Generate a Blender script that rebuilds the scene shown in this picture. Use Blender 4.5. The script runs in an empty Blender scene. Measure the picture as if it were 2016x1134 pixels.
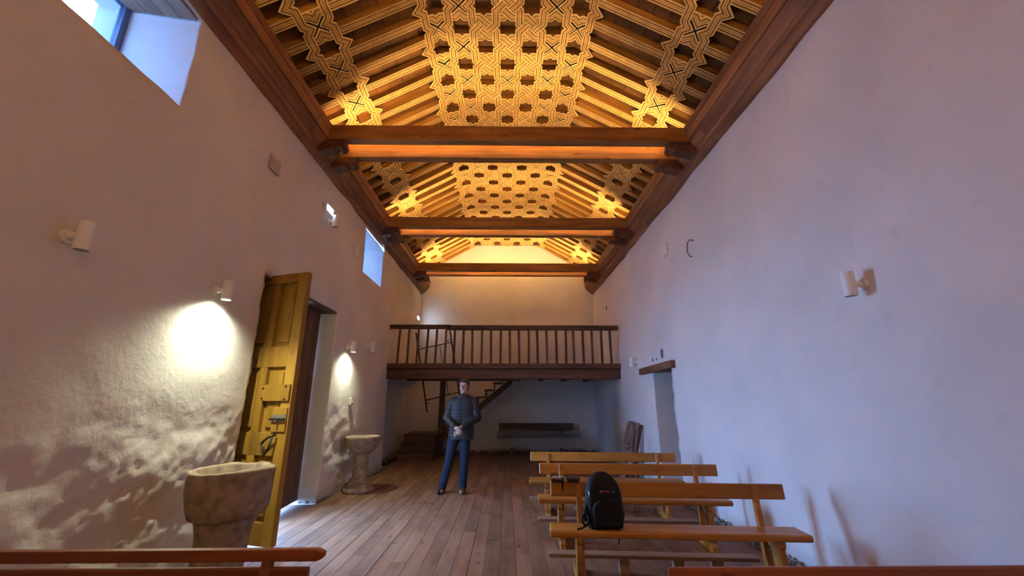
import bpy, bmesh, math, random
from mathutils import Vector, Matrix, noise
random.seed(7)
S = bpy.context.scene
C = S.collection
PI = math.pi

# ------------------------------------------------------------------ camera
FPX, VPX, VPY, CAMH = 810.0, 997.0, 790.0, 1.4
pitch = math.atan((VPY-567)/FPX)
yaw = math.atan((1008-VPX)/math.hypot(FPX, VPY-567))
FW = Vector((math.sin(yaw)*math.cos(pitch), math.cos(yaw)*math.cos(pitch), math.sin(pitch)))
RT = Vector((math.cos(yaw), -math.sin(yaw), 0))
UP = RT.cross(FW)
cd = bpy.data.cameras.new('camera'); cam = bpy.data.objects.new('camera', cd); C.objects.link(cam)
cd.sensor_width = 36; cd.lens = FPX/2016*36; cd.clip_start = .02
m = Matrix((RT, UP, -FW)).transposed().to_4x4(); m.translation = (0, 0, CAMH)
cam.matrix_world = m
S.camera = cam

def on(x, y, **k):
    """photo pixel -> point on an axis-aligned plane (X=, Y= or Z=)"""
    d = FW + RT*((x-1008)/FPX) + UP*((567-y)/FPX)
    (a, v), = k.items(); i = 'XYZ'.index(a)
    o = Vector((0, 0, CAMH)); return o + d*((v-o[i])/d[i])

# ------------------------------------------------------------------ world, exposure
W = bpy.data.worlds.new('world'); S.world = W; W.use_nodes = True
bg = W.node_tree.nodes['Background']
bg.inputs[0].default_value = (.25, .47, 1.0, 1); bg.inputs[1].default_value = 21.0
vs = S.view_settings
vs.view_transform = 'Standard'; vs.look = 'None'; vs.gamma = 1; vs.use_curve_mapping = False
vs.exposure = 1.2
LED_POWER = 76.0
LED_COL = (1.0, .64, .25)
SPOT_POWER = 62.0
FILL_POWER = 19.0  # strength of the globes added behind the camera for warm fill

# daylight enters through two windows and the half-open door: sampling portals at their openings
def portal(loc, sy, sz):
    l = bpy.data.lights.new('daylight_portal', 'AREA'); l.shape = 'RECTANGLE'; l.size = sz; l.size_y = sy
    l.cycles.is_portal = True
    o = bpy.data.objects.new('daylight_portal', l); C.objects.link(o)
    o.location = loc; o.rotation_euler = (0, -PI/2, 0)     # -Z faces +X
portal((-3.60, 2.33, 4.30), 1.16, 1.10)
portal((-3.60, 7.92, 4.25), 1.16, 1.05)
portal((-3.34, 5.10, 1.42), 1.0, 2.8)

# ------------------------------------------------------------------ helpers
def tag(o, label=None, cat=None, group=None, kind=None):
    if label: o['label'] = label
    if cat: o['category'] = cat
    if group: o['group'] = group
    if kind: o['kind'] = kind
    return o
def empty(name, loc=(0, 0, 0), rz=0, label=None, cat=None, group=None, kind=None):
    o = bpy.data.objects.new(name, None); C.objects.link(o)
    o.location = loc; o.rotation_euler = (0, 0, rz); o.empty_display_size = .1
    return tag(o, label, cat, group, kind)
def link(name, me, parent=None, loc=(0, 0, 0), rot=(0, 0, 0)):
    o = bpy.data.objects.new(name, me); C.objects.link(o)
    o.parent = parent; o.location = loc; o.rotation_euler = rot
    return o

class MB:
    def __init__(s): s.v = []; s.f = []; s.m = []; s.uv = {}
    def add(s, vs, fs, mi=0):
        b = len(s.v); s.v += [tuple(q) for q in vs]
        for f in fs: s.f.append(tuple(b+i for i in f)); s.m.append(mi)
        return s
    def box(s, c, d, rot=None, mi=0, taper=(1, 1)):
        x, y, z = (q/2 for q in d)
        vs = []
        for sz in (-1, 1):
            t = taper if sz > 0 else (1, 1)
            for sx, sy in ((-1, -1), (1, -1), (1, 1), (-1, 1)):
                vs.append(Vector((sx*x*t[0], sy*y*t[1], sz*z)))
        if rot is not None: vs = [rot @ q for q in vs]
        cc = Vector(c)
        return s.add([q+cc for q in vs], [(3,2,1,0),(4,5,6,7),(0,1,5,4),(1,2,6,5),(2,3,7,6),(3,0,4,7)], mi)
    def bb(s, x0, x1, y0, y1, z0, z1, mi=0):
        return s.box(((x0+x1)/2, (y0+y1)/2, (z0+z1)/2), (abs(x1-x0), abs(y1-y0), abs(z1-z0)), mi=mi)
    def bar(s, p, q, w, h, mi=0, up=(0, 0, 1)):
        p = Vector(p); q = Vector(q); d = q-p; L = d.length; d.normalize()
        u = Vector(up); r = d.cross(u)
        if r.length < 1e-4: r = d.cross(Vector((1, 0, 0)))
        r.normalize(); u = r.cross(d)
        R = Matrix((r, d, u)).transposed()
        return s.box((p+q)/2, (w, L, h), R, mi)
    def tube(s, pts, rad, n=8, mi=0, cap=True):
        pts = [Vector(p) for p in pts]
        rs = rad if isinstance(rad, (list, tuple)) else [rad]*len(pts)
        rings = []; prev = None
        for i, p in enumerate(pts):
            t = (pts[min(i+1, len(pts)-1)]-pts[max(i-1, 0)]).normalized()
            if prev is None:
                a = t.cross(Vector((0, 0, 1)))
                if a.length < .05: a = t.cross(Vector((1, 0, 0)))
            else: a = prev-t*prev.dot(t)
            a.normalize(); b = t.cross(a); prev = a
            rings.append([p+(a*math.cos(k*2*PI/n)+b*math.sin(k*2*PI/n))*rs[i] for k in range(n)])
        vs = [q for r in rings for q in r]; fs = []
        for i in range(len(pts)-1):
            for k in range(n):
                k2 = (k+1) % n; fs.append((i*n+k, i*n+k2, (i+1)*n+k2, (i+1)*n+k))
        if cap: fs.append(tuple(range(n))[::-1]); fs.append(tuple((len(pts)-1)*n+k for k in range(n)))
        return s.add(vs, fs, mi)
    def lathe(s, prof, n=32, c=(0, 0, 0), mi=0, sx=1, sy=1, wob=0):
        vs = []; fs = []
        for r, z in prof:
            for k in range(n):
                a = k*2*PI/n
                w = 1+wob*noise.noise(Vector((math.cos(a)*1.3, math.sin(a)*1.3, z*3)))
                vs.append((c[0]+r*sx*w*math.cos(a), c[1]+r*sy*w*math.sin(a), c[2]+z))
        for i in range(len(prof)-1):
            for k in range(n):
                k2 = (k+1) % n; fs.append((i*n+k, i*n+k2, (i+1)*n+k2, (i+1)*n+k))
        fs.append(tuple(range(n))[::-1]); fs.append(tuple((len(prof)-1)*n+k for k in range(n)))
        return s.add(vs, fs, mi)
    def prism(s, poly, axis, a, b, mi=0):
        """polygon of 2D points extruded along an axis: 'x' -> (y,z), 'y' -> (x,z), 'z' -> (x,y)"""
        n = len(poly)
        mk = {'x': lambda p, t: (t, p[0], p[1]), 'y': lambda p, t: (p[0], t, p[1]), 'z': lambda p, t: (p[0], p[1], t)}[axis]
        vs = [mk(p, a) for p in poly]+[mk(p, b) for p in poly]
        fs = [tuple(range(n))[::-1], tuple(range(n, 2*n))]+[(i, (i+1) % n, n+(i+1) % n, n+i) for i in range(n)]
        return s.add(vs, fs, mi)
    def mesh(s, name, mats, smooth=False, bevel=0, fix=True, seg=1):
        me = bpy.data.meshes.new(name); me.from_pydata(s.v, [], s.f)
        for mt in (mats if isinstance(mats, (list, tuple)) else [mats]): me.materials.append(mt)
        me.polygons.foreach_set('material_index', s.m)
        if s.uv:
            uvl = me.uv_layers.new(name='UVMap')
            for p in me.polygons:
                u = s.uv.get(p.index)
                if u:
                    for li, q in zip(p.loop_indices, u): uvl.data[li].uv = q
        if fix or bevel:
            bm = bmesh.new(); bm.from_mesh(me)
            if fix: bmesh.ops.recalc_face_normals(bm, faces=bm.faces)
            if bevel:
                ed = [e for e in bm.edges if len(e.link_faces) == 2 and e.calc_face_angle(0) > .6]
                bmesh.ops.bevel(bm, geom=ed, offset=bevel, segments=seg, affect='EDGES', profile=.5, clamp_overlap=True)
            bm.to_mesh(me); bm.free()
        if smooth: me.polygons.foreach_set('use_smooth', [True]*len(me.polygons))
        me.update(); return me
    def obj(s, name, mats, parent=None, smooth=False, bevel=0, loc=(0, 0, 0), rot=(0, 0, 0), fix=True, seg=1):
        return link(name, s.mesh(name, mats, smooth, bevel, fix, seg), parent, loc, rot)

# ------------------------------------------------------------------ materials
def newmat(name):
    mt = bpy.data.materials.new(name); mt.use_nodes = True
    nt = mt.node_tree; b = nt.nodes['Principled BSDF']; return mt, nt, b
def ramp(nt, stops, interp='LINEAR'):
    r = nt.nodes.new('ShaderNodeValToRGB'); cr = r.color_ramp; cr.interpolation = interp
    while len(cr.elements) < len(stops): cr.elements.new(.5)
    for e, (p, c) in zip(cr.elements, stops):
        e.position = p; e.color = (*c, 1) if len(c) == 3 else c
    return r
def nz(nt, vec, scale, detail=4, rough=.55, dist=0):
    n = nt.nodes.new('ShaderNodeTexNoise'); n.inputs['Scale'].default_value = scale
    n.inputs['Detail'].default_value = detail; n.inputs['Roughness'].default_value = rough
    n.inputs['Distortion'].default_value = dist
    if vec is not None: nt.links.new(vec, n.inputs['Vector'])
    return n
def mixc(nt, fac, a, b, mode='MIX'):
    x = nt.nodes.new('ShaderNodeMix'); x.data_type = 'RGBA'; x.blend_type = mode
    for s_, v in ((0, fac), (6, a), (7, b)):
        if hasattr(v, 'is_output'): nt.links.new(v, x.inputs[s_])
        elif s_ == 0: x.inputs[0].default_value = v
        else: x.inputs[s_].default_value = (*v, 1)
    return x.outputs[2]
def mth(nt, op, a, b=0, c=0, clamp=False):
    x = nt.nodes.new('ShaderNodeMath'); x.operation = op; x.use_clamp = clamp
    for i, v in enumerate((a, b, c)):
        if hasattr(v, 'is_output'): nt.links.new(v, x.inputs[i])
        else: x.inputs[i].default_value = v
    return x.outputs[0]
def bump(nt, b, h, strength, dist=.01):
    x = nt.nodes.new('ShaderNodeBump'); x.inputs['Strength'].default_value = strength
    x.inputs['Distance'].default_value = dist
    nt.links.new(h, x.inputs['Height']); nt.links.new(x.outputs[0], b.inputs['Normal'])
def objvec(nt, scale=(1, 1, 1), rnd=True):
    tc = nt.nodes.new('ShaderNodeTexCoord'); mp = nt.nodes.new('ShaderNodeMapping')
    mp.inputs['Scale'].default_value = scale
    nt.links.new(tc.outputs['Object'], mp.inputs['Vector'])
    oi = nt.nodes.new('ShaderNodeObjectInfo')
    if rnd:
        s_ = mth(nt, 'MULTIPLY', oi.outputs['Random'], 37.0)
        cb = nt.nodes.new('ShaderNodeCombineXYZ')
        for i in range(3): nt.links.new(s_, cb.inputs[i])
        nt.links.new(cb.outputs[0], mp.inputs['Location'])
    return mp.outputs[0], oi
def wood(name, dark, light, axis='X', freq=9, rough=.6, rnd=.25, knots=.35, bmp=.25, dust=None, spec=.3):
    mt, nt, b = newmat(name)
    sc = [freq]*3; sc['XYZ'.index(axis)] = freq*.07
    v, oi = objvec(nt, sc)
    n1 = nz(nt, v, 1.0, 6, .62, .8)
    r = ramp(nt, [(.3, dark), (.68, light)]); nt.links.new(n1.outputs[0], r.inputs[0])
    col = r.outputs[0]
    sc2 = [2.2]*3; sc2['XYZ'.index(axis)] = .9
    v2, _ = objvec(nt, sc2)
    n2 = nz(nt, v2, 1.0, 3)
    r2 = ramp(nt, [(.35, (.62,)*3), (.65, (1.1,)*3)]); nt.links.new(n2.outputs[0], r2.inputs[0])
    col = mixc(nt, .8, col, r2.outputs[0], 'MULTIPLY')
    if knots:
        sc3 = [6.0]*3; sc3['XYZ'.index(axis)] = 2.6
        v3, _ = objvec(nt, sc3)
        vo = nt.nodes.new('ShaderNodeTexVoronoi'); vo.inputs['Scale'].default_value = 1.0
        nt.links.new(v3, vo.inputs['Vector'])
        r3 = ramp(nt, [(.06, (1,)*3), (.16, (0,)*3)]); nt.links.new(vo.outputs['Distance'], r3.inputs[0])
        col = mixc(nt, mth(nt, 'MULTIPLY', r3.outputs[0], knots), col, tuple(q*.3 for q in dark))
    if dust:
        n4 = nz(nt, objvec(nt, (1.5, 1.5, 1.5), False)[0], 1.0, 5, .6)
        r4 = ramp(nt, [(.4, (0,)*3), (.75, (1,)*3)]); nt.links.new(n4.outputs[0], r4.inputs[0])
        col = mixc(nt, mth(nt, 'MULTIPLY', r4.outputs[0], .6), col, dust)
    hv = nt.nodes.new('ShaderNodeHueSaturation')
    nt.links.new(mth(nt, 'MULTIPLY_ADD', oi.outputs['Random'], rnd, 1-rnd/2), hv.inputs['Value'])
    nt.links.new(col, hv.inputs['Color'])
    nt.links.new(hv.outputs[0], b.inputs['Base Color'])
    b.inputs['Roughness'].default_value = rough; b.inputs['Specular IOR Level'].default_value = spec
    bump(nt, b, n1.outputs[0], bmp, .004)
    return mt
def plain(name, col, rough=.5, metal=0, spec=.5, noise_amt=0, nscale=20, bmp=0):
    mt, nt, b = newmat(name)
    b.inputs['Base Color'].default_value = (*col, 1)
    b.inputs['Roughness'].default_value = rough; b.inputs['Metallic'].default_value = metal
    b.inputs['Specular IOR Level'].default_value = spec
    if noise_amt or bmp:
        n = nz(nt, objvec(nt)[0], nscale, 5)
        if noise_amt:
            r = ramp(nt, [(.3, tuple(q*(1-noise_amt) for q in col)), (.7, tuple(min(1, q*(1+noise_amt)) for q in col))])
            nt.links.new(n.outputs[0], r.inputs[0]); nt.links.new(r.outputs[0], b.inputs['Base Color'])
        if bmp: bump(nt, b, n.outputs[0], bmp, .01)
    return mt
def emit(name, col, strength):
    mt, nt, b = newmat(name)
    b.inputs['Base Color'].default_value = (*col, 1)
    b.inputs['Emission Color'].default_value = (*col, 1); b.inputs['Emission Strength'].default_value = strength
    return mt
def plaster(name, col, stains=()):
    mt, nt, b = newmat(name)
    v, _ = objvec(nt, (1, 1, 1), False)
    n1 = nz(nt, v, 1.1, 6, .6); n2 = nz(nt, v, 22, 5, .6); n3 = nz(nt, v, 5, 4)
    r = ramp(nt, [(.3, tuple(q*.86 for q in col)), (.7, col)]); nt.links.new(n1.outputs[0], r.inputs[0])
    c = r.outputs[0]
    r3 = ramp(nt, [(.62, (0,)*3), (.8, (1,)*3)]); nt.links.new(n3.outputs[0], r3.inputs[0])
    c = mixc(nt, mth(nt, 'MULTIPLY', r3.outputs[0], .22), c, (.42, .36, .31))
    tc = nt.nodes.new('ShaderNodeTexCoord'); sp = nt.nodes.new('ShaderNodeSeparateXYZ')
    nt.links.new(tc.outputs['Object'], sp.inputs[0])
    # darker skirt along the floor
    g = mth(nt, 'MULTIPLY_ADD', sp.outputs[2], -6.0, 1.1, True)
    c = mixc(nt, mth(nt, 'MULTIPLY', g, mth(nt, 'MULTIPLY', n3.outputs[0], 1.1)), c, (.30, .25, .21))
    # brown run-marks: centre line (y0 + k*(z0-z)), width, top height
    for (y0, z0, k, w, a) in stains:
        cy = mth(nt, 'MULTIPLY_ADD', sp.outputs[2], -k, y0+k*z0)
        wb = mth(nt, 'MULTIPLY_ADD', n3.outputs[0], .12, -.06)
        d = mth(nt, 'ABSOLUTE', mth(nt, 'ADD', mth(nt, 'SUBTRACT', sp.outputs[1], cy), wb))
        f = mth(nt, 'MULTIPLY_ADD', d, -1.0/w, 1.0, True)
        h = mth(nt, 'MULTIPLY_ADD', sp.outputs[2], -7.0, 7.0*z0, True)
        c = mixc(nt, mth(nt, 'MULTIPLY', mth(nt, 'MULTIPLY', f, h), a), c, (.38, .16, .07))
    nt.links.new(c, b.inputs['Base Color'])
    b.inputs['Roughness'].default_value = .92; b.inputs['Specular IOR Level'].default_value = .12
    s_ = mth(nt, 'MULTIPLY_ADD', n2.outputs[0], .35, mth(nt, 'MULTIPLY', n3.outputs[0], .9))
    bump(nt, b, s_, .35, .02)
    return mt

M = {}
M['plaster'] = plaster('plaster', (.74, .70, .66))
M['plaster_r'] = plaster('plaster_run_marks', (.74, .70, .66),
    ((3.82, 0.72, -0.05, 0.10, 0.85), (3.57, 0.40, -0.14, 0.16, 0.7), (4.9, 0.67, -0.05, 0.06, 0.75), (6.05, 0.68, 0.14, 0.04, 0.5)))
M['ceil_board'] = wood('ceiling_board', (.075, .028, .005), (.21, .085, .014), 'X', 9, .6, .35)
M['rafter'] = wood('rafter_wood', (.16, .065, .012), (.36, .17, .035), 'X', 9, .6, .2, .2)
M['cornice'] = wood('cornice_wood', (.20, .075, .032), (.44, .19, .08), 'Y', 8, .55, .25)
M['beam'] = wood('tie_beam_wood', (.22, .08, .02), (.54, .235, .06), 'X', 9, .5, .2, .7)
M['corbel'] = wood('corbel_wood', (.08, .03, .015), (.19, .075, .035), 'X', 8, .6, .2, .2)
M['bench'] = wood('bench_pine', (.31, .115, .018), (.58, .26, .045), 'X', 8, .38, .22, .55, .12, None, .4)
M['bench_red'] = wood('bench_varnished', (.15, .042, .016), (.30, .09, .035), 'X', 8, .4, .15, .3, .12, None, .4)
M['kneeler'] = wood('kneeler_wood', (.20, .11, .06), (.42, .27, .16), 'X', 8, .6, .2, .4)
M['plank'] = wood('floor_plank', (.135, .060, .029), (.25, .125, .063), 'Y', 9, .6, .16, .9, .25, (.285, .17, .105), .25)
M['subfloor'] = plain('subfloor', (.05, .03, .02), .9)
M['dark'] = wood('dark_old_wood', (.055, .024, .014), (.155, .072, .041), 'X', 9, .5, .3, .3)
M['darkz'] = wood('dark_old_wood_upright', (.055, .024, .014), (.155, .072, .041), 'Z', 9, .5, .3, .3)
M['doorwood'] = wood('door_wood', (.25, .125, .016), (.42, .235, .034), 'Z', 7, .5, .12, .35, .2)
M['doorshade'] = wood('door_wood_painted_shade', (.10, .045, .022), (.19, .095, .05), 'Z', 7, .6, .12, .3, .2)  # darker copy of the door wood: the backlit leaf's shade put into colour
M['niche'] = wood('lintel_board', (.24, .13, .085), (.42, .26, .18), 'Y', 8, .6, .3, .4)
M['grey_timber'] = wood('weathered_carved_timber', (.16, .095, .07), (.36, .24, .185), 'Z', 9, .7, .4, .3)
M['stone'] = plain('font_stone', (.31, .24, .175), .9, 0, .2, .4, 14, .6)
M['rubble'] = plain('rubble_stone', (.20, .17, .14), .95, 0, .1, .5, 12, .6)
M['iron'] = plain('black_iron', (.025, .022, .02), .5, .4)
M['steel'] = plain('old_steel', (.45, .42, .36), .4, .8)
M['white'] = plain('white_enamel', (.80, .79, .76), .45)
M['plate'] = plain('cream_plate', (.74, .68, .58), .5)
M['frame'] = plain('window_frame_paint', (.10, .13, .22), .45)
M['black'] = plain('black_fabric', (.010, .010, .012), .75, 0, .25, .3, 90, .15)
M['black_pl'] = plain('black_plastic', (.012, .012, .014), .4)
M['cable'] = plain('white_cable', (.7, .68, .66), .4)
M['skin'] = plain('skin', (.46, .255, .19), .55, 0, .35, .06, 12)
M['hair'] = plain('dark_hair', (.020, .014, .011), .5, 0, .4, .4, 60, .4)
M['brow'] = plain('brow_and_lip', (.07, .035, .028), .7)
M['lip'] = plain('lip', (.30, .12, .10), .6)
M['eye'] = plain('eye_white', (.45, .42, .40), .3)
M['jacket'] = plain('quilted_jacket', (.023, .020, .018), .6, 0, .4, .25, 40, .2)
M['shirt'] = plain('dark_shirt', (.022, .024, .032), .8)
M['jeans'] = plain('denim', (.016, .023, .042), .85, 0, .2, .35, 25, .2)
M['shoe'] = plain('brown_leather', (.05, .025, .016), .5, 0, .4, .2, 20)
M['logo_r'] = plain('logo_orange_red', (.45, .09, .04), .6)
M['logo_w'] = plain('logo_white', (.6, .58, .56), .6)
mt, nt, b = newmat('plastic_sheet'); M['sheet'] = mt
b.inputs['Base Color'].default_value = (.34, .29, .25, 1); b.inputs['Roughness'].default_value = .28
b.inputs['Alpha'].default_value = .62
bump(nt, b, nz(nt, objvec(nt)[0], 9, 5, .6, 1.2).outputs[0], .6, .03)
mt, nt, b = newmat('window_glass'); M['glass'] = mt
tr = nt.nodes.new('ShaderNodeBsdfTransparent'); tr.inputs[0].default_value = (.40, .44, .48, 1); gl = nt.nodes.new('ShaderNodeBsdfGlossy'); gl.inputs['Roughness'].default_value = .03
mx = nt.nodes.new('ShaderNodeMixShader'); mx.inputs[0].default_value = .06
nt.links.new(tr.outputs[0], mx.inputs[1]); nt.links.new(gl.outputs[0], mx.inputs[2])
nt.links.new(mx.outputs[0], nt.nodes['Material Output'].inputs[0])
# inlaid interlace ribbon: light and dark lines run along the strip (UV.x across it)
mt, nt, b = newmat('interlace_ribbon'); M['ribbon'] = mt
tc = nt.nodes.new('ShaderNodeTexCoord'); sp = nt.nodes.new('ShaderNodeSeparateXYZ'); nt.links.new(tc.outputs['UV'], sp.inputs[0])
PALE, MID, DRK = (.74, .55, .25), (.44, .235, .045), (.09, .030, .007)
r = ramp(nt, [(0, PALE), (.09, MID), (.22, DRK), (.32, PALE), (.40, MID), (.60, PALE), (.68, DRK), (.78, MID), (.91, PALE)], 'CONSTANT')
nt.links.new(sp.outputs[0], r.inputs[0])
n = nz(nt, objvec(nt, (6, 6, 6))[0], 1.5, 4)
r2 = ramp(nt, [(.3, (.7,)*3), (.7, (1.1,)*3)]); nt.links.new(n.outputs[0], r2.inputs[0])
oi = nt.nodes.new('ShaderNodeObjectInfo')
hv = nt.nodes.new('ShaderNodeHueSaturation')
nt.links.new(mth(nt, 'MULTIPLY_ADD', oi.outputs['Random'], .3, .85), hv.inputs['Value'])
nt.links.new(mixc(nt, .8, r.outputs[0], r2.outputs[0], 'MULTIPLY'), hv.inputs['Color'])
nt.links.new(hv.outputs[0], b.inputs['Base Color']); b.inputs['Roughness'].default_value = .6
b.inputs['Specular IOR Level'].default_value = .25

# ================================================================== THE SHELL
XL, YB, YF = -2.69, 12.60, -2.60
def sm(a, b_, x):
    t = max(0, min(1, (x-a)/(b_-a))); return t*t*(3-2*t)
def nv(x, y, z, f): return noise.noise(Vector((x*f+3.1, y*f+7.7, z*f-1.9)))
def xleft(y, z):
    x = XL + .012*nv(0, y, z, .9) + .004*nv(1, y, z, 4)
    low = sm(1.6, .9, z)*(1-sm(8.6, 9.2, y))
    if low > 0:
        near = max(sm(2.0, 2.7, y)*(1-sm(4.4, 5.2, y)), sm(6.2, 6.6, y)*(1-sm(7.6, 8.2, y)), .25)
        a = noise.fractal(Vector((2.2, y*1.7, z*2.3)), .95, 2.1, 5)
        mk = sm(-.35, .35, nv(13, y, z, 1.4))
        x += low*near*(.034*a + mk*(.008*nv(2, y, z, 12) + .006*nv(2, y, z, 25)) + .002*nv(2, y, z, 30))
    x += .03*nv(7, y, 0, 1.7)*sm(4.35, 4.6, z)
    rec = sm(9.62, 9.8, y)*(1-sm(1.84, 1.92, z))
    return x - .27*rec
def xright(y, z):
    x = 2.575 + .064*max(0, z-1.9) + .05*sm(9.5, 12.5, y)*(1-sm(1.5, 4, z))
    return x + .012*nv(5, y, z, .8) + .004*nv(6, y, z, 4) + .03*nv(9, y, 0, 1.7)*sm(4.35, 4.6, z)
def lin(a, b_, st, must=()):
    n = max(1, round((b_-a)/st)); v = [a+(b_-a)*i/n for i in range(n+1)]
    for q in must:
        k = min(range(len(v)), key=lambda i: abs(v[i]-q)); v[k] = q
    return v
def side_wall(name, xf, sgn, ys, zs, holes, mats):
    """grid wall in the YZ plane with openings; each opening gets a reveal running outwards (sgn = outward x)"""
    mb = MB(); idx = {}
    def inside(y, z): return any(h['y0'] < y < h['y1'] and h['z0'] < z < h['z1'] for h in holes)
    def pos(y, z):
        yy, zz = y, z
        for h in holes:
            r_ = h.get('rag', .012)
            if abs(y-h['y0']) < 1e-6 and h['z0']-.01 <= z <= h['z1']+.01: yy = y + h.get('rag0', r_)*(nv(8, y, z, 5)+.6*nv(9, y, z, 13))
            if abs(y-h['y1']) < 1e-6 and h['z0']-.01 <= z <= h['z1']+.01: yy = y + r_*nv(8, y, z, 4)
            if abs(z-h['z0']) < 1e-6 and h['y0'] <= y <= h['y1'] and h['z0'] > .1: zz = z + r_*.6*nv(8, y, z, 4)
        return (xf(y, z), yy, zz)
    def vid(y, z):
        k = (round(y, 5), round(z, 5))
        if k not in idx: idx[k] = len(mb.v); mb.v.append(pos(y, z))
        return idx[k]
    for i in range(len(ys)-1):
        for j in range(len(zs)-1):
            if inside((ys[i]+ys[i+1])/2, (zs[j]+zs[j+1])/2): continue
            mb.f.append((vid(ys[i], zs[j]), vid(ys[i+1], zs[j]), vid(ys[i+1], zs[j+1]), vid(ys[i], zs[j+1]))); mb.m.append(0)
    for h in holes:
        yy = [y for y in ys if h['y0']-1e-6 <= y <= h['y1']+1e-6]; zz = [z for z in zs if h['z0']-1e-6 <= z <= h['z1']+1e-6]
        loop = [(y, zz[0], 'b') for y in yy[:-1]]+[(yy[-1], z, 'r') for z in zz[:-1]]+[(y, zz[-1], 't') for y in yy[:0:-1]]+[(yy[0], z, 'l') for z in zz[:0:-1]]
        depths = h['d']; prev = [vid(y, z) for y, z, _ in loop]
        for dd in depths:
            t = dd/depths[-1]; cur = []
            for (y, z, sd) in loop:
                x, py, pz = pos(y, z)
                fade = max(0, 1-dd/.18)
                yy_ = y+(py-y)*fade + h.get('sp0', 0)*t*(1-(y-h['y0'])/(h['y1']-h['y0'])) + h.get('sp1', 0)*t*((y-h['y0'])/(h['y1']-h['y0']))
                zz_ = z+(pz-z)*fade + h.get('lift', 0)*t*((z-h['z0'])/(h['z1']-h['z0'])) + h.get('sill', 0)*t*(1-(z-h['z0'])/(h['z1']-h['z0']))
                x0 = x + (XL-x if sgn < 0 else 2.58-x)*(t)
                cur.append(len(mb.v)); mb.v.append((x0+sgn*dd, yy_+.006*nv(4, y, z+dd, 6), zz_+.003*nv(3, y+dd, z, 6)))
            n_ = len(loop)
            for k in range(n_):
                k2 = (k+1) % n_; mb.f.append((prev[k], prev[k2], cur[k2], cur[k])); mb.m.append(0)
            prev = cur
    o = mb.obj(name, mats, None, smooth=True, fix=False)
    return tag(o, kind='structure')

WIN = [dict(y0=1.75, y1=2.91, z0=3.735, z1=4.64, d=(.02, .06, .15, .3, .45, .62, .80, .95), lift=.16, rag=.02),
       dict(y0=7.34, y1=8.51, z0=3.71, z1=4.62, d=(.02, .06, .15, .3, .45, .62, .80, .95), lift=.16, rag=.02)]
DOOR = dict(y0=4.42, y1=6.46, z0=-.12, z1=2.77, d=(.02, .05, .12, .3, .5, .66), sp0=.14, sp1=0.0, rag=.015, rag0=.03)
ys = lin(YF-.15, 2.0, .14, (1.75,)) + lin(2.0, 5.0, .024, (2.91, 4.42))[1:] + lin(5.0, 9.0, .04, (6.46, 7.34, 8.51))[1:] + lin(9.0, YB+.15, .09)[1:]
zs = [-.12] + lin(0, 1.8, .024) + lin(1.8, 5.7, .06, (2.77, 3.71, 3.735, 4.62, 4.64))[1:]
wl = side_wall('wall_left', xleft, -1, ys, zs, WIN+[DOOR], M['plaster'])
RD = dict(y0=6.52, y1=7.36, z0=-.12, z1=1.90, d=(.02, .06, .15, .35, .6, .8), rag=.02, rag0=.10)
ys = lin(YF-.15, 3.0, .14) + lin(3.0, 9.0, .05, (6.52, 7.36))[1:] + lin(9.0, YB+.15, .12)[1:]
zs = [-.12] + lin(0, 2.2, .05, (1.90,)) + lin(2.2, 5.7, .1)[1:]
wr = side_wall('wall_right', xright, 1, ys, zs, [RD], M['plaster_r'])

def end_wall(name, y0, outward, amp=.02):
    mb = MB(); xs = lin(-3.1, 3.1, .1); zz = lin(-.12, 6.6, .1); n_ = len(zz)
    for x in xs:
        for z in zz: mb.v.append((x, y0+amp*(nv(x, 11, z, .9)+.35*nv(x, 12, z, 3.5)), z))
    for i in range(len(xs)-1):
        for j in range(n_-1): mb.f.append((i*n_+j, (i+1)*n_+j, (i+1)*n_+j+1, i*n_+j+1)); mb.m.append(0)
    return tag(mb.obj(name, M['plaster'], None, smooth=True, fix=False), kind='structure')
end_wall('wall_back', YB, 1)
end_wall('wall_front', YF, -1)

# ground outside, so that daylight through the door also comes up off the earth
mb = MB(); mb.bb(-24, -3.30, -14, 24, -.3, -.05)
tag(mb.obj('ground', plain('dry_earth', (.40, .37, .33), .95), None), kind='structure')

# ---- floor boards
floor = tag(MB().bb(-3.40, 3.5, YF-.1, YB+.3, -.14, -.032).obj('floor', M['subfloor'], None), kind='structure')
PW = .140
PL = {}
for L in (1.8, 2.4, 3.0, 3.6):
    mb = MB(); mb.bb(-PW/2+.001, PW/2-.001, -L/2+.001, L/2-.001, -.03, 0)
    PL[L] = mb.mesh('floor_plank', M['plank'], bevel=.0018)
x = XL-.02+PW/2; 
while x < 2.62:
    y = YF + random.uniform(-1.2, 0)
    while y < YB-.2:
        L = random.choice((1.8, 2.4, 3.0, 3.6))
        if y+L > YB+1.2: L = 1.8
        o = link('floor_plank', PL[L], floor, (x, min(y+L/2, YB-L/2+.02) if y+L > YB else y+L/2, random.uniform(-.003, 0)))
        y += L
    x += PW
# boards inside the left doorway
mb = MB(); mb.bb(-3.4, -2.7, 4.35, 6.5, -.04, -.012); tag(mb.obj('door_sill', wood('sill_wood', (.10, .05, .03), (.2, .12, .08), 'Y')), 'worn dark wooden sill in the left doorway', 'sill')

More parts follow.
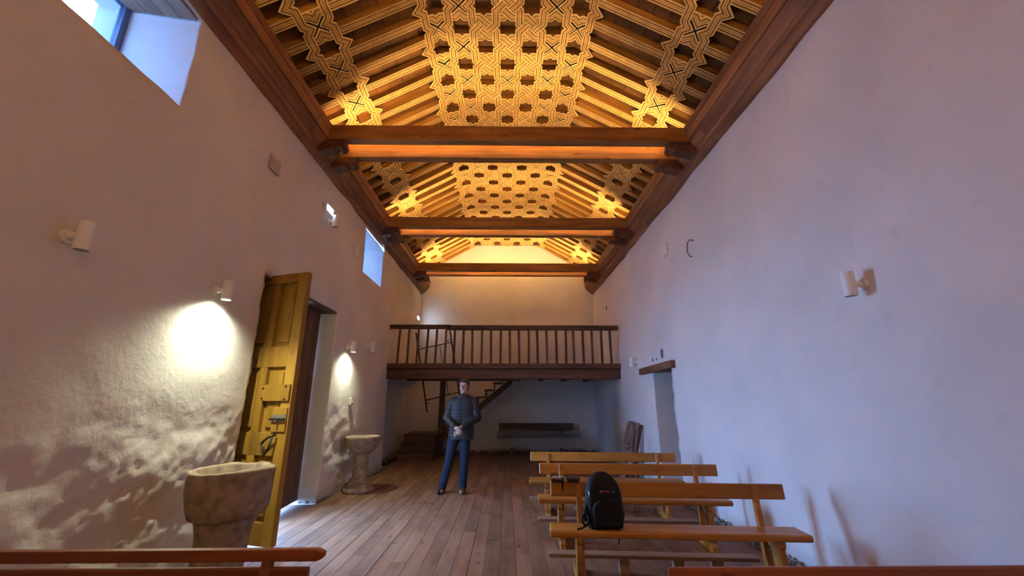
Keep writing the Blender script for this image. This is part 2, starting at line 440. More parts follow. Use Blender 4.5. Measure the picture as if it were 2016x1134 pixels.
# ---- rubble along the foot of the walls
def rubble(name, spots, label):
    mb = MB()
    for (x, y, z, r_) in spots:
        pts = []; ico = [(0,0,1),(.9,0,.4),(.28,.85,.4),(-.72,.53,.4),(-.72,-.53,.4),(.28,-.85,.4),(.72,.53,-.4),(-.28,.85,-.4),(-.9,0,-.4),(-.28,-.85,-.4),(.72,-.53,-.4),(0,0,-1)]
        for p in ico: pts.append((x+r_*p[0]*random.uniform(.6, 1.2), y+r_*p[1]*random.uniform(.8, 1.6), z+r_*p[2]*random.uniform(.4, .9)))
        mb.add(pts, [(0,1,2),(0,2,3),(0,3,4),(0,4,5),(0,5,1),(1,6,2),(2,7,3),(3,8,4),(4,9,5),(5,10,1),(6,7,2),(7,8,3),(8,9,4),(9,10,5),(10,6,1),(11,7,6),(11,8,7),(11,9,8),(11,10,9),(11,6,10)])
    return tag(mb.obj(name, M['rubble'], None), label, 'rubble', kind='stuff')
sp_ = []
for i in range(420):
    y = random.uniform(3.0, 6.45); sp_.append((xright(y, 0)-random.uniform(-.01, .12)*random.random()**.5, y, random.uniform(0, .05), random.uniform(.008, .035)))
rubble('rubble_strip', sp_, 'loose grey rubble along the foot of the right wall beside the benches')
sp_ = []
for i in range(300):
    y = random.uniform(7.6, 11.0); xx = xleft(y, .02); sp_.append((xx+random.uniform(-.01, .10), y, random.uniform(0, .05), random.uniform(.008, .032)))
for i in range(60):
    y = random.uniform(6.44, 7.0); sp_.append((-2.69+random.uniform(-.3, .04)*(1 if y < 6.5 else .2), y, .02, random.uniform(.01, .03)))
rubble('rubble_strip', sp_, 'dark crumbled mortar along the foot of the left wall behind the far font')
sp_ = [(random.uniform(-1.6, 2.6), YB-random.uniform(0, .1), random.uniform(0, .05), random.uniform(.01, .04)) for i in range(260)]
rubble('rubble_strip', sp_, 'dark crumbled mortar along the foot of the back wall under the gallery')

# ================================================================== CEILING
U = .31; RW = .105; ZC = 6.20; TH = math.atan(.567); XBK = 3*U; T_END = 6.35*U
Y1 = 4.372
R0, R1 = -9, 27
def rowy(r): return Y1+U*(r-1)
ceiling = tag(empty('ceiling'), kind='structure')
# deck: boarding above rafters, folded over the two breaks
def slope_pt(sd, t, n):      # t metres down the slope from the break, n metres above the underside
    return (sd*(XBK+t*math.cos(TH)+n*math.sin(TH)), ZC-t*math.sin(TH)+n*math.cos(TH))
mb = MB()
N = .118
poly = [slope_pt(-1, 2.45, N), slope_pt(-1, 0, N), slope_pt(1, 0, N), slope_pt(1, 2.45, N)]
poly += [slope_pt(1, 2.45, N+.1), slope_pt(1, 0, N+.1), slope_pt(-1, 0, N+.1), slope_pt(-1, 2.45, N+.1)]
mb.prism(poly, 'y', YF-.2, YB+.3)
mb.obj('roof_deck', M['ceil_board'], ceiling)

def ribbon(mb, path, w=RW, z=0, th=.014):
    """mitred flat strip seen from below; UV.x runs across it"""
    P = [Vector(p[:2]) for p in path]; Z = [(p[2] if len(p) > 2 else 0)+z for p in path]
    n_ = len(P); base = len(mb.v)
    for i in range(n_):
        d0 = (P[i]-P[i-1]).normalized() if i > 0 else None
        d1 = (P[i+1]-P[i]).normalized() if i < n_-1 else None
        a = d0 or d1; b_ = d1 or d0
        nn = Vector((-(a+b_).y, (a+b_).x)).normalized(); na = Vector((-a.y, a.x))
        k = (w/2)/max(.35, nn.dot(na))
        l, r_ = P[i]+nn*k, P[i]-nn*k
        mb.v += [(l.x, l.y, Z[i]), (r_.x, r_.y, Z[i]), (l.x, l.y, Z[i]+th), (r_.x, r_.y, Z[i]+th)]
    for i in range(n_-1):
        a = base+4*i; b_ = a+4
        for f, uv in (((a, b_, b_+1, a+1), ((0, 0), (0, 1), (1, 1), (1, 0))), ((a+2, b_+2, b_, a), ((.02, 0),)*4), ((a+1, b_+1, b_+3, a+3), ((.98, 0),)*4)):
            mb.uv[len(mb.f)] = uv; mb.f.append(f); mb.m.append(0)
def rot4(p, k):
    x, y = p[0], p[1]
    for _ in range(k): x, y = -y, x
    return (x, y)+tuple(p[2:])
VD = .20*U
SIDE = [(-.5*U, .5*U), (-VD, .5*U), (0, .5*U-VD), (VD, .5*U), (.5*U, .5*U)]
def star_tile(sides=(0, 1, 2, 3), back=True):
    mb = MB()
    for k in sides: ribbon(mb, [rot4(p, k) for p in SIDE], z=0 if k % 2 == 0 else -.003)
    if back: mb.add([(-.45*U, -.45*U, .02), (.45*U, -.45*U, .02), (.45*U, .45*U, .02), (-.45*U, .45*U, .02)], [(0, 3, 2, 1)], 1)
    return mb
def weave_tile():
    mb = MB(); e = .004
    for k in range(4):
        za, zb = (0, -.003) if k % 2 == 0 else (-.003, 0)      # strips running along the nave lie just below the cross strips
        pth = [(-.5*U, .5*U, za), (-.2*U, .5*U, za), (0, .3*U, e), (.3*U, 0, -e), (.5*U, -.2*U, zb), (.5*U, -.5*U, zb)]
        ribbon(mb, [rot4(p, k) for p in pth])
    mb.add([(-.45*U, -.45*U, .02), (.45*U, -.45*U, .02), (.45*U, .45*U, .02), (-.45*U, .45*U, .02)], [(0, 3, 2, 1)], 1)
    return mb
RM = [M['ribbon'], plain('void_shade_board', (.006, .004, .003), .95)]  # near-black backing paints in the unlit depth behind the lattice gaps
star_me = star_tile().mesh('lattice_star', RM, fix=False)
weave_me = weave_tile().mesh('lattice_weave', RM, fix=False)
def coffer_mesh():
    mb = MB(); h = .325*U; d = .105; t = .06
    mb.bb(-h, h, -h, h, d, d+.012)
    for sx in (-1, 1):
        mb.bb(sx*h, sx*(h+t), -h-t, h+t, .016, d); mb.bb(-h, h, sx*h, sx*(h+t), .016, d)
    return mb.mesh('coffer', M['ceil_board'])
coffer_me = coffer_mesh()
# strips that cross the break: built flat, cut at the break line, then folded
def folded(mb_, scol, name, sd):
    me = mb_.mesh(name, RM, fix=False)
    bm = bmesh.new(); bm.from_mesh(me)
    off = XBK-scol
    bmesh.ops.bisect_plane(bm, geom=bm.verts[:]+bm.edges[:]+bm.faces[:], plane_co=(off, 0, 0), plane_no=(1, 0, 0))
    for v in bm.verts:
        s_ = v.co.x+scol; n_ = v.co.z
        if s_ > XBK+1e-6: X, Z = slope_pt(1, s_-XBK, n_); v.co = (sd*X, v.co.y, Z)
        elif s_ > XBK-1e-6: v.co = (sd*(XBK+n_*math.tan(TH/2)), v.co.y, ZC+n_)
        else: v.co = (sd*s_, v.co.y, ZC+n_)
    if sd < 0: bmesh.ops.reverse_faces(bm, faces=bm.faces)
    bm.to_mesh(me); bm.free(); return me
fold_star = {sd: folded(star_tile(), 3*U, 'lattice_star', sd) for sd in (-1, 1)}
def coffer_fold(sd):
    mb = MB(); h = .325*U; d = .105; t = .06
    mb.bb(-h, h, -h, h, d, d+.012)
    for sx in (-1, 1): mb.bb(sx*h, sx*(h+t), -h-t, h+t, .016, d); mb.bb(-h, h, sx*h, sx*(h+t), .016, d)
    me = folded(mb, 3*U, 'coffer', sd); me.materials.clear(); me.materials.append(M['ceil_board']); return me
fold_coffer = {sd: coffer_fold(sd) for sd in (-1, 1)}
fm = {}
for sd in (-1, 1):
    mb = MB(); ribbon(mb, [(3.5*U, -.5*U), (3.5*U, -VD), (3.5*U+VD*1.15, 0), (3.5*U, VD), (3.5*U, .5*U)], z=-.003)
    fm[sd] = folded(mb, 0, 'lattice_point', sd)
for r in range(R0, R1+1):
    y = rowy(r)
    if y > YB-.2: continue
    for c in range(-2, 3):
        if (r+c) % 2 == 0:
            star = abs(c) == 2 or (c == 0 and r % 8 == 4)
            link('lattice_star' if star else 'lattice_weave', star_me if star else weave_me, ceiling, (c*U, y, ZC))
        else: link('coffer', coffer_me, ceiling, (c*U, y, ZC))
    for sd in (-1, 1):
        if (r+3) % 2 == 0: link('lattice_star', fold_star[sd], ceiling, (0, y, 0))
        else:
            link('lattice_point', fm[sd], ceiling, (0, y, 0)); link('coffer', fold_coffer[sd], ceiling, (0, y, 0))
# slopes: rafters, boards between them, and the lower band of stars
raf = MB(); a, b_ = .5*U, T_END
RH = .10
raf.v += [(a, -RW/2, .006), (b_, -RW/2, .006), (b_, RW/2, .006), (a, RW/2, .006), (a, -RW/2, RH), (b_, -RW/2, RH), (b_, RW/2, RH), (a, RW/2, RH)]
for f, uv in (((0, 3, 2, 1), ((0, 0), (1, 0), (1, 1), (0, 1))),): raf.uv[0] = uv; raf.f.append(f); raf.m.append(1)
for f in ((0, 1, 5, 4), (2, 3, 7, 6), (3, 0, 4, 7), (1, 2, 6, 5)): raf.f.append(f); raf.m.append(0)
raf_me = raf.mesh('rafter', [M['rafter'], M['ribbon']], fix=False)
mb = MB(); t = .15*U
while t < T_END+.3:
    wd = .205; mb.bb(t, min(t+wd-.008, T_END+.45), -U/2+.05, U/2-.05, RH-.006+random.uniform(0, .006), RH+.012); t += wd
bp_me = mb.mesh('board_panel', M['ceil_board'])
BT = 4.54*U
band_me = star_me
mbp = MB()
for s_ in (-1, 1): ribbon(mbp, [(s_*.5*U, -.5*U), (s_*.5*U, -VD), (s_*(.5*U+VD*1.15), 0), (s_*.5*U, VD), (s_*.5*U, .5*U)], z=-.003)
bpoint_me = mbp.mesh('lattice_point', RM, fix=False)
for r in range(R0, R1+1):
    y = rowy(r)
    if y > YB-.1: continue
    for sd in (-1, 1):
        rt = (0, TH if sd > 0 else PI+(-TH), 0)
        X0, Z0 = sd*XBK, ZC
        # local +x runs down the slope on both sides: on the left turn about Z by 180 degrees first
        rot = Matrix.Rotation(TH, 3, 'Y') if sd > 0 else Matrix.Rotation(PI, 3, 'Z') @ Matrix.Rotation(TH, 3, 'Y')
        e = rot.to_euler()
        if y+U/2 < YB-.02: link('rafter', raf_me, ceiling, (X0, y+U/2, Z0), e)
        link('board_panel', bp_me, ceiling, (X0, y, Z0), e)
        X1, Z1 = slope_pt(sd, BT, -.004)
        if (r+3) % 2 == 0: link('lattice_star', star_me, ceiling, (X1, y, Z1), e)
        else: link('lattice_point', bpoint_me, ceiling, (X1, y, Z1), e)

# ---- cornice of moulded boards along both walls
def cornice(name, sd, xw):
    root = tag(empty(name), kind='structure')
    k = xw/2.69
    prof = [
        ('fascia_board', [(-2.745, 4.648), (-2.665, 4.655), (-2.455, 4.842), (-2.50, 4.90), (-2.745, 4.90)]),
        ('cornice_board', [(-2.475, 4.862), (-2.447, 4.868), (-2.432, 4.985), (-2.475, 4.985)]),
        ('cornice_board', [(-2.475, 4.998), (-2.437, 5.0), (-2.415, 5.062), (-2.415, 5.075), (-2.78, 5.09), (-2.78, 4.998)]),
        ('moulding', [(-2.60, 4.712), (-2.585, 4.708), (-2.552, 4.737), (-2.556, 4.752)]),
    ]
    for nm, pts in prof:
        y = YF
        bounds = [YF, .9, 4.6, 8.3, YB] if nm != 'moulding' else [YF, YB]
        for y0, y1 in zip(bounds, bounds[1:]):
            mb = MB(); mb.prism([(-sd*p[0]*(1 if abs(p[0]) < 2.3 else k), p[1]) for p in pts], 'y', y0+.002, y1-.002)
            mb.obj(nm, M['cornice'], root, bevel=.003)
cornice('trim_1', -1, 2.69)
cornice('trim_2', 1, 2.735)

# ---- tie beams in pairs with carved corbels, LED strip lying between each pair
BEAM_L = 2.50
corb = [(0, 0), (.34, 0), (.345, -.03), (.325, -.045), (.315, -.075), (.285, -.10), (.25, -.105), (.235, -.13), (.20, -.16), (.15, -.172), (.11, -.165), (.09, -.185), (0, -.19)]
pair_names = ['nearest', 'middle', 'farthest']
def tie_beam(y, label, grp):
    t = empty('tie_beam', (0, y, 4.85), 0, label, 'beam', grp)
    mb = MB(); mb.bb(-BEAM_L, BEAM_L, 0, .135, 0, .225); mb.obj('beam', M['beam'], t, bevel=.008, seg=2)
    for sd in (-1, 1):
        mb = MB(); mb.prism([(sd*(-2.56+p[0]), p[1]) for p in corb], 'y', -.012, .147)
        mb.obj('corbel', M['corbel'], t, bevel=.008)
        mb = MB()     # round carved roll on the corbel end
        mb.tube([(sd*-2.27, -.022, -.075), (sd*-2.27, .157, -.075)], .062, 14); mb.obj('roll', M['corbel'], t)
for i, y in enumerate((1.97, 4.90, 7.83, 10.76)):
    if i:
        tie_beam(y, f'front beam of the {pair_names[i-1]} pair of tie beams under the carved ceiling', 'wooden tie beams')
        tie_beam(y+.43, f'rear beam of the {pair_names[i-1]} pair of tie beams under the carved ceiling', 'wooden tie beams')
    else:
        tie_beam(y, 'front beam of the tie beam pair overhead, above the camera', 'wooden tie beams')
        tie_beam(y+.43, 'rear beam of the tie beam pair overhead, above the camera', 'wooden tie beams')
    led = empty('led_strip', (0, y+.155, 5.0), 0, f'warm LED strip hidden between the {("overhead",)[0] if not i else pair_names[i-1]} pair of tie beams', 'light strip', 'LED strips between tie beams')
    MB().bb(-2.38, 2.38, -.02, .022, 0, .03).obj('housing', M['white'], led)
    MB().bb(-2.36, 2.36, -.015, .018, .0302, .036).obj('diffuser', emit(f'led_glow_{i}', LED_COL, LED_POWER), led)
    if i == 3:       # one more strip behind the last beam washes the gable
        led = empty('led_strip', (0, y+.43+.165, 5.02), 0, 'warm LED strip behind the farthest beam, washing the gable', 'light strip', 'LED strips between tie beams')
        MB().bb(-2.38, 2.38, -.02, .022, 0, .03).obj('housing', M['white'], led)
        MB().bb(-2.36, 2.36, -.015, .018, .0302, .036).obj('diffuser', emit('led_glow_gable', LED_COL, LED_POWER*.9), led)

# ================================================================== WINDOWS
for i, h in enumerate(WIN):
    w = tag(empty(f'window_{i+1}', (-3.36, 0, 0)), kind='structure')
    y0, y1, z0, z1 = h['y0']-.01, h['y1']+.01, h['z0']-.01, h['z1']+.15
    mb = MB(); fw = .06
    mb.bb(-.03, .03, y0, y1, z0, z0+fw); mb.bb(-.03, .03, y0, y1, z1-fw, z1)
    mb.bb(-.03, .03, y0, y0+fw, z0+fw, z1-fw); mb.bb(-.03, .03, y1-fw, y1, z0+fw, z1-fw)
    mb.obj('window_frame', M['frame'], w, bevel=.004)
    MB().bb(-.004, .004, y0+fw, y1-fw, z0+fw, z1-fw).obj('pane', M['glass'], w)
    n_ = 4
    for k in range(n_):     # boards over the window recess, running along the wall
        xa = -.0+k*.155
        sl = .16/.95
        zt = lambda xx: h['z1']+sl*((XL)-(-3.36+xx))-.028
        mb = MB(); A, B = xa+.03, min(xa+.03+.149, .635)
        mb.prism([(A, zt(A)), (B, zt(B)), (B, zt(B)+.02), (A, zt(A)+.02)], 'y', y0+.02, y1-.028)
        mb.obj('recess_board', M['niche'], w)

# ================================================================== LEFT DOOR (two leaves)
def leaf(name, Wd, H, mat, label, hardware):
    """x: hinge -> free edge, visible face at -y, z up"""
    t = .065
    st = .13
    bands = [(.20, .80), (1.02, 1.68), (1.90, 2.62)]
    root = empty(name)
    cols = [(st, Wd/2-.05), (Wd/2+.05, Wd-st)]
    mb = MB(); mb.bb(0, st, 0, t, 0, H); mb.obj('stile', mat, root, bevel=.004)
    mb = MB(); mb.bb(Wd-st, Wd, 0, t, 0, H); mb.obj('stile', mat, root, bevel=.004)
    zz = [0]+[q for b2 in bands for q in b2]+[H]
    for k in range(0, len(zz), 2):
        mb = MB(); mb.bb(st, Wd-st, .001, t-.001, zz[k], zz[k+1]); mb.obj('rail', mat, root, bevel=.004)
    for (za, zb) in bands:
        mb = MB(); mb.bb(Wd/2-.05, Wd/2+.05, .001, t-.001, za, zb); mb.obj('muntin', mat, root, bevel=.004)
        for (xa, xb) in cols:
            mb = MB(); mb.bb(xa-.01, xb+.01, .046, .054, za-.01, zb+.01)
            mb.bb(xa+.055, xb-.030, .020, .05, za+.05, zb-.05)
            mb.obj('panel', mat, root, bevel=.003)
    return root
HX, HY = -3.02, 4.67
d1 = leaf('door_1', .86, 2.72, M['doorwood'], '', True)
d1.location = (HX, HY, .07); d1.rotation_euler = (0, 0, math.atan2(4.39-HY, -2.2-HX))
tag(d1, kind='structure')
# patch board, bolt and pull ring on the open leaf
mb = MB(); mb.prism([(.47, 1.37), (.52, 1.33), (.845, 1.33), (.845, 1.50), (.52, 1.50), (.47, 1.47)], 'y', -.022, 0); mb.obj('patch_board', M['doorwood'], d1, bevel=.004)
mb = MB()
for q in ((.50, 1.36), (.50, 1.46), (.80, 1.35), (.80, 1.48)): mb.tube([(q[0], -.022, q[1]), (q[0], -.035, q[1])], .008, 8)
mb.obj('nail', M['iron'], d1)
mb = MB(); mb.bb(.66, .845, -.016, 0, 1.03, 1.27); mb.obj('lock_block', M['doorwood'], d1, bevel=.004)
bo = MB(); bo.bb(.67, .84, -.022, -.016, 1.135, 1.20); bo = bo.obj('bolt_plate', M['steel'], d1)
mb = MB(); mb.tube([(.655, -.036, 1.155), (.845, -.036, 1.155)], .012, 10); mb.tube([(.75, -.036, 1.155), (.75, -.06, 1.12)], .009, 8); mb.obj('bolt', M['iron'], bo)
mb = MB()
ring = [(.60, -.02, .925), (.60, -.045, .915), (.64, -.055, .945), (.70, -.055, .985), (.745, -.045, 1.0), (.745, -.02, 1.0)]
mb.tube(ring, .011, 8); mb.tube([(.615, -.05, .92), (.635, -.06, .84), (.675, -.062, .815), (.715, -.06, .86), (.735, -.05, .985)], .011, 8)
mb.obj('pull_ring', M['iron'], d1, smooth=True)
tag(MB().bb(-3.13, -3.015, 4.40, 4.665, 0, 2.77).obj('hinge_light_stop', M['doorwood'], None, bevel=.004), kind='structure')  # unseen post added to block daylight leaking past the hinge
d2 = leaf('door_2', .86, 2.72, M['doorshade'], '', False)
d2.location = (HX, 6.45, .05); d2.rotation_euler = (0, 0, -PI/2); d2.scale = (1, -1, 1)
d2.rotation_euler = (0, 0, -PI/2+math.radians(4)); d2.scale = (1, 1, 1)
tag(d2, kind='structure')
mb = MB(); mb.bb(-.05, .04, -.03, .0, 0, 0.001)
lintel = empty('lintel', (0, 0, 0), 0, 'dark wooden lintel boards over the left doorway', 'lintel')
for k in range(4):
    mb = MB(); mb.bb(-3.36+k*.166, -3.36+k*.166+.158, 4.38, 6.50, 2.735, 2.765); mb.obj('board', M['dark'], lintel, bevel=.003)

# ---- right doorway lintel and the dark door deep in it
t = empty('lintel', (2.575, 7.12, 1.945), 0, 'tilted brown timber lintel over the right doorway', 'lintel')
mb = MB(); mb.box((.03, 0, 0), (.20, 1.56, .115), Matrix.Rotation(-.012, 3, 'X')); mb.obj('timber', wood('lintel_timber', (.14, .055, .03), (.30, .14, .085), 'Y', 8), t, bevel=.008)
mb = MB(); mb.bb(.11, .78, -.62, .3, -.05, -.02); mb.obj('soffit_board', M['dark'], t)
d3 = tag(empty('door_3', (3.30, 6.94, 0)), kind='structure')
for k in range(5):
    mb = MB(); mb.bb(-.02, .02, -.48+k*.192, -.48+k*.192+.188, 0, 1.95); mb.obj('plank', M['darkz'], d3, bevel=.004)

# ================================================================== GALLERY
YG = 9.43
g = empty('gallery', (0, YG, 0), 0, 'dark wooden gallery with slatted railing across the back of the nave', 'gallery')
mb = MB(); mb.bb(-2.72, 2.64, .0, .2, 1.885, 2.10); mb.obj('front_beam', M['dark'], g, bevel=.012)
mb = MB(); mb.bb(-2.72, 2.64, -.03, .2, 2.105, 2.225); mb.obj('sill_beam', M['dark'], g, bevel=.01)
mb = MB(); mb.bb(-2.71, -1.30, -.028, .062, 3.01, 3.108); mb.bb(-1.38, 2.585, -.028, .062, 2.985, 3.098); mb.obj('handrail', M['dark'], g, bevel=.012)
mb = MB(); mb.bb(-.024, .024, -.022, .022, 0, .81); bal = mb.mesh('baluster', M['darkz'], bevel=.006)
xb = [118, 170, 220, 268, 318, 368, 415, 463, 513, 562, 612, 662, 712, 762, 812, 860, 910, 960, 1010, 1052, 1102, 1150, 1200, 1248]
for i, q in enumerate(xb):
    P = on(740+q/2.7, 680, Y=YG)
    link('baluster', bal, g, (P.x, .02, 2.215), (random.uniform(-.012, .012), random.uniform(-.012, .012)+(.02 if i < 6 else 0), random.uniform(0, .4)))
for k in range(8):       # joists under the floor
    x = -2.3+k*.66
    y1 = 3.1 if x > .1 else 1.95
    mb = MB(); mb.bb(x-.05, x+.05, .2, y1, 1.96, 2.10); mb.obj('joist', M['dark'], g, bevel=.006)
for k in range(12):      # floor boards, open over the stair at the left back
    y0 = .02+k*.262
    xa = .15 if y0 > 1.85 else -2.69
    mb = MB(); mb.bb(xa, 2.62, y0+.05, y0+.305, 2.105+.0, 2.14); mb.obj('floor_board', M['dark'], g)
mb = MB(); mb.bb(-2.69, .25, 1.93, 2.03, 1.93, 2.14); mb.obj('trimmer', M['dark'], g, bevel=.006)

# ---- stair at the left back
st = empty('staircase', (0, 0, 0), 0, 'dark wooden stair turning up to the gallery behind the man', 'staircase')
for k in range(3):
    y0 = 10.78+k*.30; z = .19*(k+1)
    mb = MB(); mb.bb(-2.66-.03*0, -1.80+.0, y0+.02, y0+.04, 0 if k == 0 else z-.19, z-.03); mb.obj('riser', M['dark'], st, bevel=.003)
    mb = MB(); mb.bb(-2.68, -1.78, y0, y0+.34 if k < 2 else YB-.05, z-.035, z); mb.obj('tread', M['dark'], st, bevel=.006)
mb = MB(); mb.prism([(10.82, 0), (12.5, 0), (12.5, .53), (11.40, .53), (11.40, .34), (11.1, .34), (11.1, .15), (10.82, .15)], 'x', -1.83, -1.80); mb.obj('side_panel', M['dark'], st)
nst = 8; rise = (2.10-.57)/nst; run = 1.88/nst
for k in range(nst):
    x0 = -1.76+k*run; z = .57+rise*(k+1)
    mb = MB(); mb.bb(x0-.02, x0+run, 11.62, 12.5, z-.035, z); mb.obj('tread', M['dark'], st, bevel=.005)
    mb = MB(); mb.bb(x0, x0+.02, 11.64, 12.5, z-rise, z-.035); mb.obj('riser', M['dark'], st)
mb = MB(); mb.prism([(-1.80, .38), (-1.66, .38), (.16, 1.86), (.16, 2.02), (.05, 1.95), (-1.80, .52)], 'y', 11.58, 11.62); mb.obj('stringer', M['dark'], st, bevel=.004)
mb = MB(); mb.bb(-1.80, -1.66, 11.46, 11.60, .57, 1.96); mb.obj('post', M['darkz'], st, bevel=.008)
# ---- dark metal frame leaning through the stair opening
fr = empty('metal_frame', (0, 0, 0), 0, 'black metal trestle frame leaning through the stair opening behind the railing', 'frame')
def fp(x, y, yy=11.85): return tuple(on(x, y, Y=yy))
mb = MB(); mb.tube([fp(819, 655), fp(841, 812)], .022, 8); mb.obj('leg', M['iron'], fr)
mb = MB(); mb.tube([fp(885, 645), fp(908, 800)], .022, 8); mb.obj('leg', M['iron'], fr)
for a, b_ in (((823, 688), (888, 674)), ((832, 750), (897, 737)), ((838, 788), (905, 772))):
    mb = MB(); mb.tube([fp(*a), fp(*b_)], .015, 8); mb.obj('rung', M['iron'], fr)
for a, b_ in (((866, 680), (874, 742)), ((877, 742), (883, 778))):
    mb = MB(); mb.tube([fp(*a), fp(*b_)], .010, 6); mb.obj('brace', M['iron'], fr)
for a, b_ in (((822, 683), (827, 680)), ((880, 671), (886, 669)), ((839, 794), (844, 794))):
    mb = MB(); mb.tube([fp(*a), fp(*b_)], .014, 6); mb.obj('peg', M['iron'], fr)

# ---- bench under plastic at the back wall
pA, pB = on(982, 833, Y=12.28), on(1129, 848, Y=12.28)
bk = empty('back_bench', ((pA.x+pB.x)/2, 12.25, 0), 0, 'dark long bench against the back wall, half covered with plastic sheeting', 'bench')
hw = (pB.x-pA.x)/2; zt = pA.z
mb = MB(); mb.bb(-hw, hw, .02, .07, zt-.22, zt); mb.obj('backrest', M['dark'], bk, bevel=.008)
mb = MB(); mb.bb(-hw, hw, -.30, .06, .40, .45); mb.obj('seat', M['dark'], bk, bevel=.008)
for sx in (-.66, .66):
    for yy in (-.25, .03):
        mb = MB(); mb.bb(sx*hw-.04, sx*hw+.04, yy-.035, yy+.035, 0, .41 if yy < 0 else zt-.2); mb.obj('leg', M['darkz'], bk, bevel=.006)
mb = MB(); nx, nz_ = 40, 16
for i in range(nx+1):
    for j in range(nz_+1):
        u, v = i/nx, j/nz_
        x = -hw-.04+u*(2*hw+.2)
        # hangs over the backrest edge, across the seat, then down the front
        path = [(.0, zt-.21), (-.02, zt-.26), (-.06, .50), (-.30, .47), (-.345, .43), (-.36, .20)]
        s_ = v*(len(path)-1); k = min(int(s_), len(path)-2); f = s_-k
        y = path[k][0]*(1-f)+path[k+1][0]*f; z = path[k][1]*(1-f)+path[k+1][1]*f
        n1 = noise.noise(Vector((x*3.2, v*4, 1.3))); n2 = noise.noise(Vector((x*8, v*9, 4.3)))
        drop = .10*noise.noise(Vector((x*1.8, 7, 2))) if v > .8 else 0
        z += .03*n1*(.3 if v > .4 else 1) + drop*(v-.8)*5 + (.05*math.sin(u*7) if v < .15 else 0)
        mb.v.append((x, y-.02-.025*abs(n1)-.012*abs(n2), max(z, .46 if .45 < v < .78 else .05)))
for i in range(nx):
    for j in range(nz_): a = i*(nz_+1)+j; mb.f.append((a, a+nz_+1, a+nz_+2, a+1)); mb.m.append(0)
sh = mb.obj('plastic_sheet', M['sheet'], None, smooth=True, fix=False, loc=bk.location)
tag(sh, 'crumpled translucent plastic sheet draped over the dark bench at the back wall', 'plastic sheet')

# ================================================================== FONTS
def roughen(o, amp, f):
    for v in o.data.vertices:
        n_ = noise.fractal(v.co*f+Vector((o.location.x, o.location.y, 0)), .8, 2.0, 3)
        v.co += v.normal*amp*n_
def font(name, loc, label, bowl, ped, base, amp):
    f = empty(name, loc, 0, label, 'stone font', 'stone fonts by the left wall')
    o = MB().lathe(bowl, 56, wob=.05).obj('bowl', M['stone'], f, smooth=True); roughen(o, amp, 5)
    o = MB().lathe(ped, 40, wob=.06).obj('pedestal', M['stone'], f, smooth=True); roughen(o, amp*.7, 5)
    if base: o = MB().lathe(base, 40, wob=.05).obj('base', M['stone'], f, smooth=True); roughen(o, amp*.7, 5)
    return f
font('stone_font', (-2.14, 3.52, 0), 'broad rough stone font with cracked bowl beside the open door, nearest the camera',
     [(.12, .545), (.21, .55), (.25, .57), (.272, .63), (.283, .75), (.292, .83), (.300, .885), (.290, .897), (.255, .898), (.24, .885), (.215, .80), (.16, .745), (.02, .73)],
     [(.19, 0), (.195, .02), (.185, .08), (.172, .20), (.172, .34), (.182, .44), (.20, .53), (.205, .565), (.10, .58)], None, .014)
font('stone_font', (-2.38, 7.30, 0), 'small goblet-shaped stone font on a round base beyond the doorway',
     [(.10, .56), (.125, .565), (.175, .60), (.225, .66), (.258, .73), (.272, .80), (.276, .835), (.266, .842), (.24, .842), (.225, .82), (.17, .72), (.02, .69)],
     [(.135, .085), (.13, .11), (.116, .20), (.112, .40), (.116, .54), (.122, .575), (.05, .58)],
     [(.245, 0), (.252, .02), (.248, .055), (.205, .075), (.19, .085), (.185, .105), (.15, .115), (.05, .118)], .006)

# ================================================================== WALL LAMPS
def sconce(loc, sd, label, power=0, tilt=0, col=(1, 1, 1)):
    """sd=+1: fixed to the left wall (sticks out to +x)"""
    t = empty('wall_lamp', loc, 0, label, 'wall lamp', 'cylindrical wall lamps')
    MB().tube([(0, 0, 0), (sd*.022, 0, 0)], .045, 20).obj('wall_plate', M['white'], t, bevel=.003)
    MB().tube([(sd*.02, 0, 0), (sd*.10, 0, 0)], .022, 14).obj('arm', M['white'], t)
    cx = sd*.115
    mb = MB(); n_ = 24
    prof = [(.036, -.088), (.042, -.09), (.042, .085), (.040, .09), (.001, .09), (.001, .084), (.036, .080), (.036, -.088)]
    vs = []; fs = []
    for r_, z in prof:
        for k in range(n_): a = k*2*PI/n_; vs.append((cx+r_*math.cos(a), r_*math.sin(a), z))
    for i in range(len(prof)-1):
        for k in range(n_): k2 = (k+1) % n_; fs.append((i*n_+k, i*n_+k2, (i+1)*n_+k2, (i+1)*n_+k))
    mb.add(vs, fs); mb.obj('cylinder', M['white'], t, smooth=False)
    if power:
        MB().lathe([(.001, -.0785), (.033, -.0785), (.033, -.07), (.001, -.07)], 20, (cx, 0, 0)).obj('bulb', emit('lamp_glow', col, 40), t)
        l = bpy.data.lights.new('lamp_light', 'SPOT'); l.energy = power; l.color = col
        l.spot_size = math.radians(150); l.spot_blend = 1.0; l.shadow_soft_size = .014
        lo = bpy.data.objects.new('lamp_light', l); C.objects.link(lo); lo.parent = t
        lo.location = (cx, 0, -.095)
    else:
        MB().lathe([(.001, -.06), (.034, -.06), (.034, -.05), (.001, -.05)], 20, (cx, 0, 0)).obj('bulb', M['steel'], t)
    return t
LC = (.95, 1.0, .74)
sconce((XL, 3.70, 2.385), 1, 'lit white cylinder wall lamp left of the open yellow door', SPOT_POWER, 0, LC)
sconce((XL, 6.98, 2.285), 1, 'lit white cylinder wall lamp above the far stone font', SPOT_POWER*.6, 0, LC)
sconce((XL, 2.37, 2.37), 1, 'unlit cylinder wall lamp low on the left wall under the big window')
sconce((XL, 7.95, 2.40), 1, 'unlit white cylinder wall lamp between the far font and the gallery')
sconce((xright(2.80, 2.25)+.0, 2.84, 2.22), -1, 'unlit white cylinder wall lamp alone on the right wall')
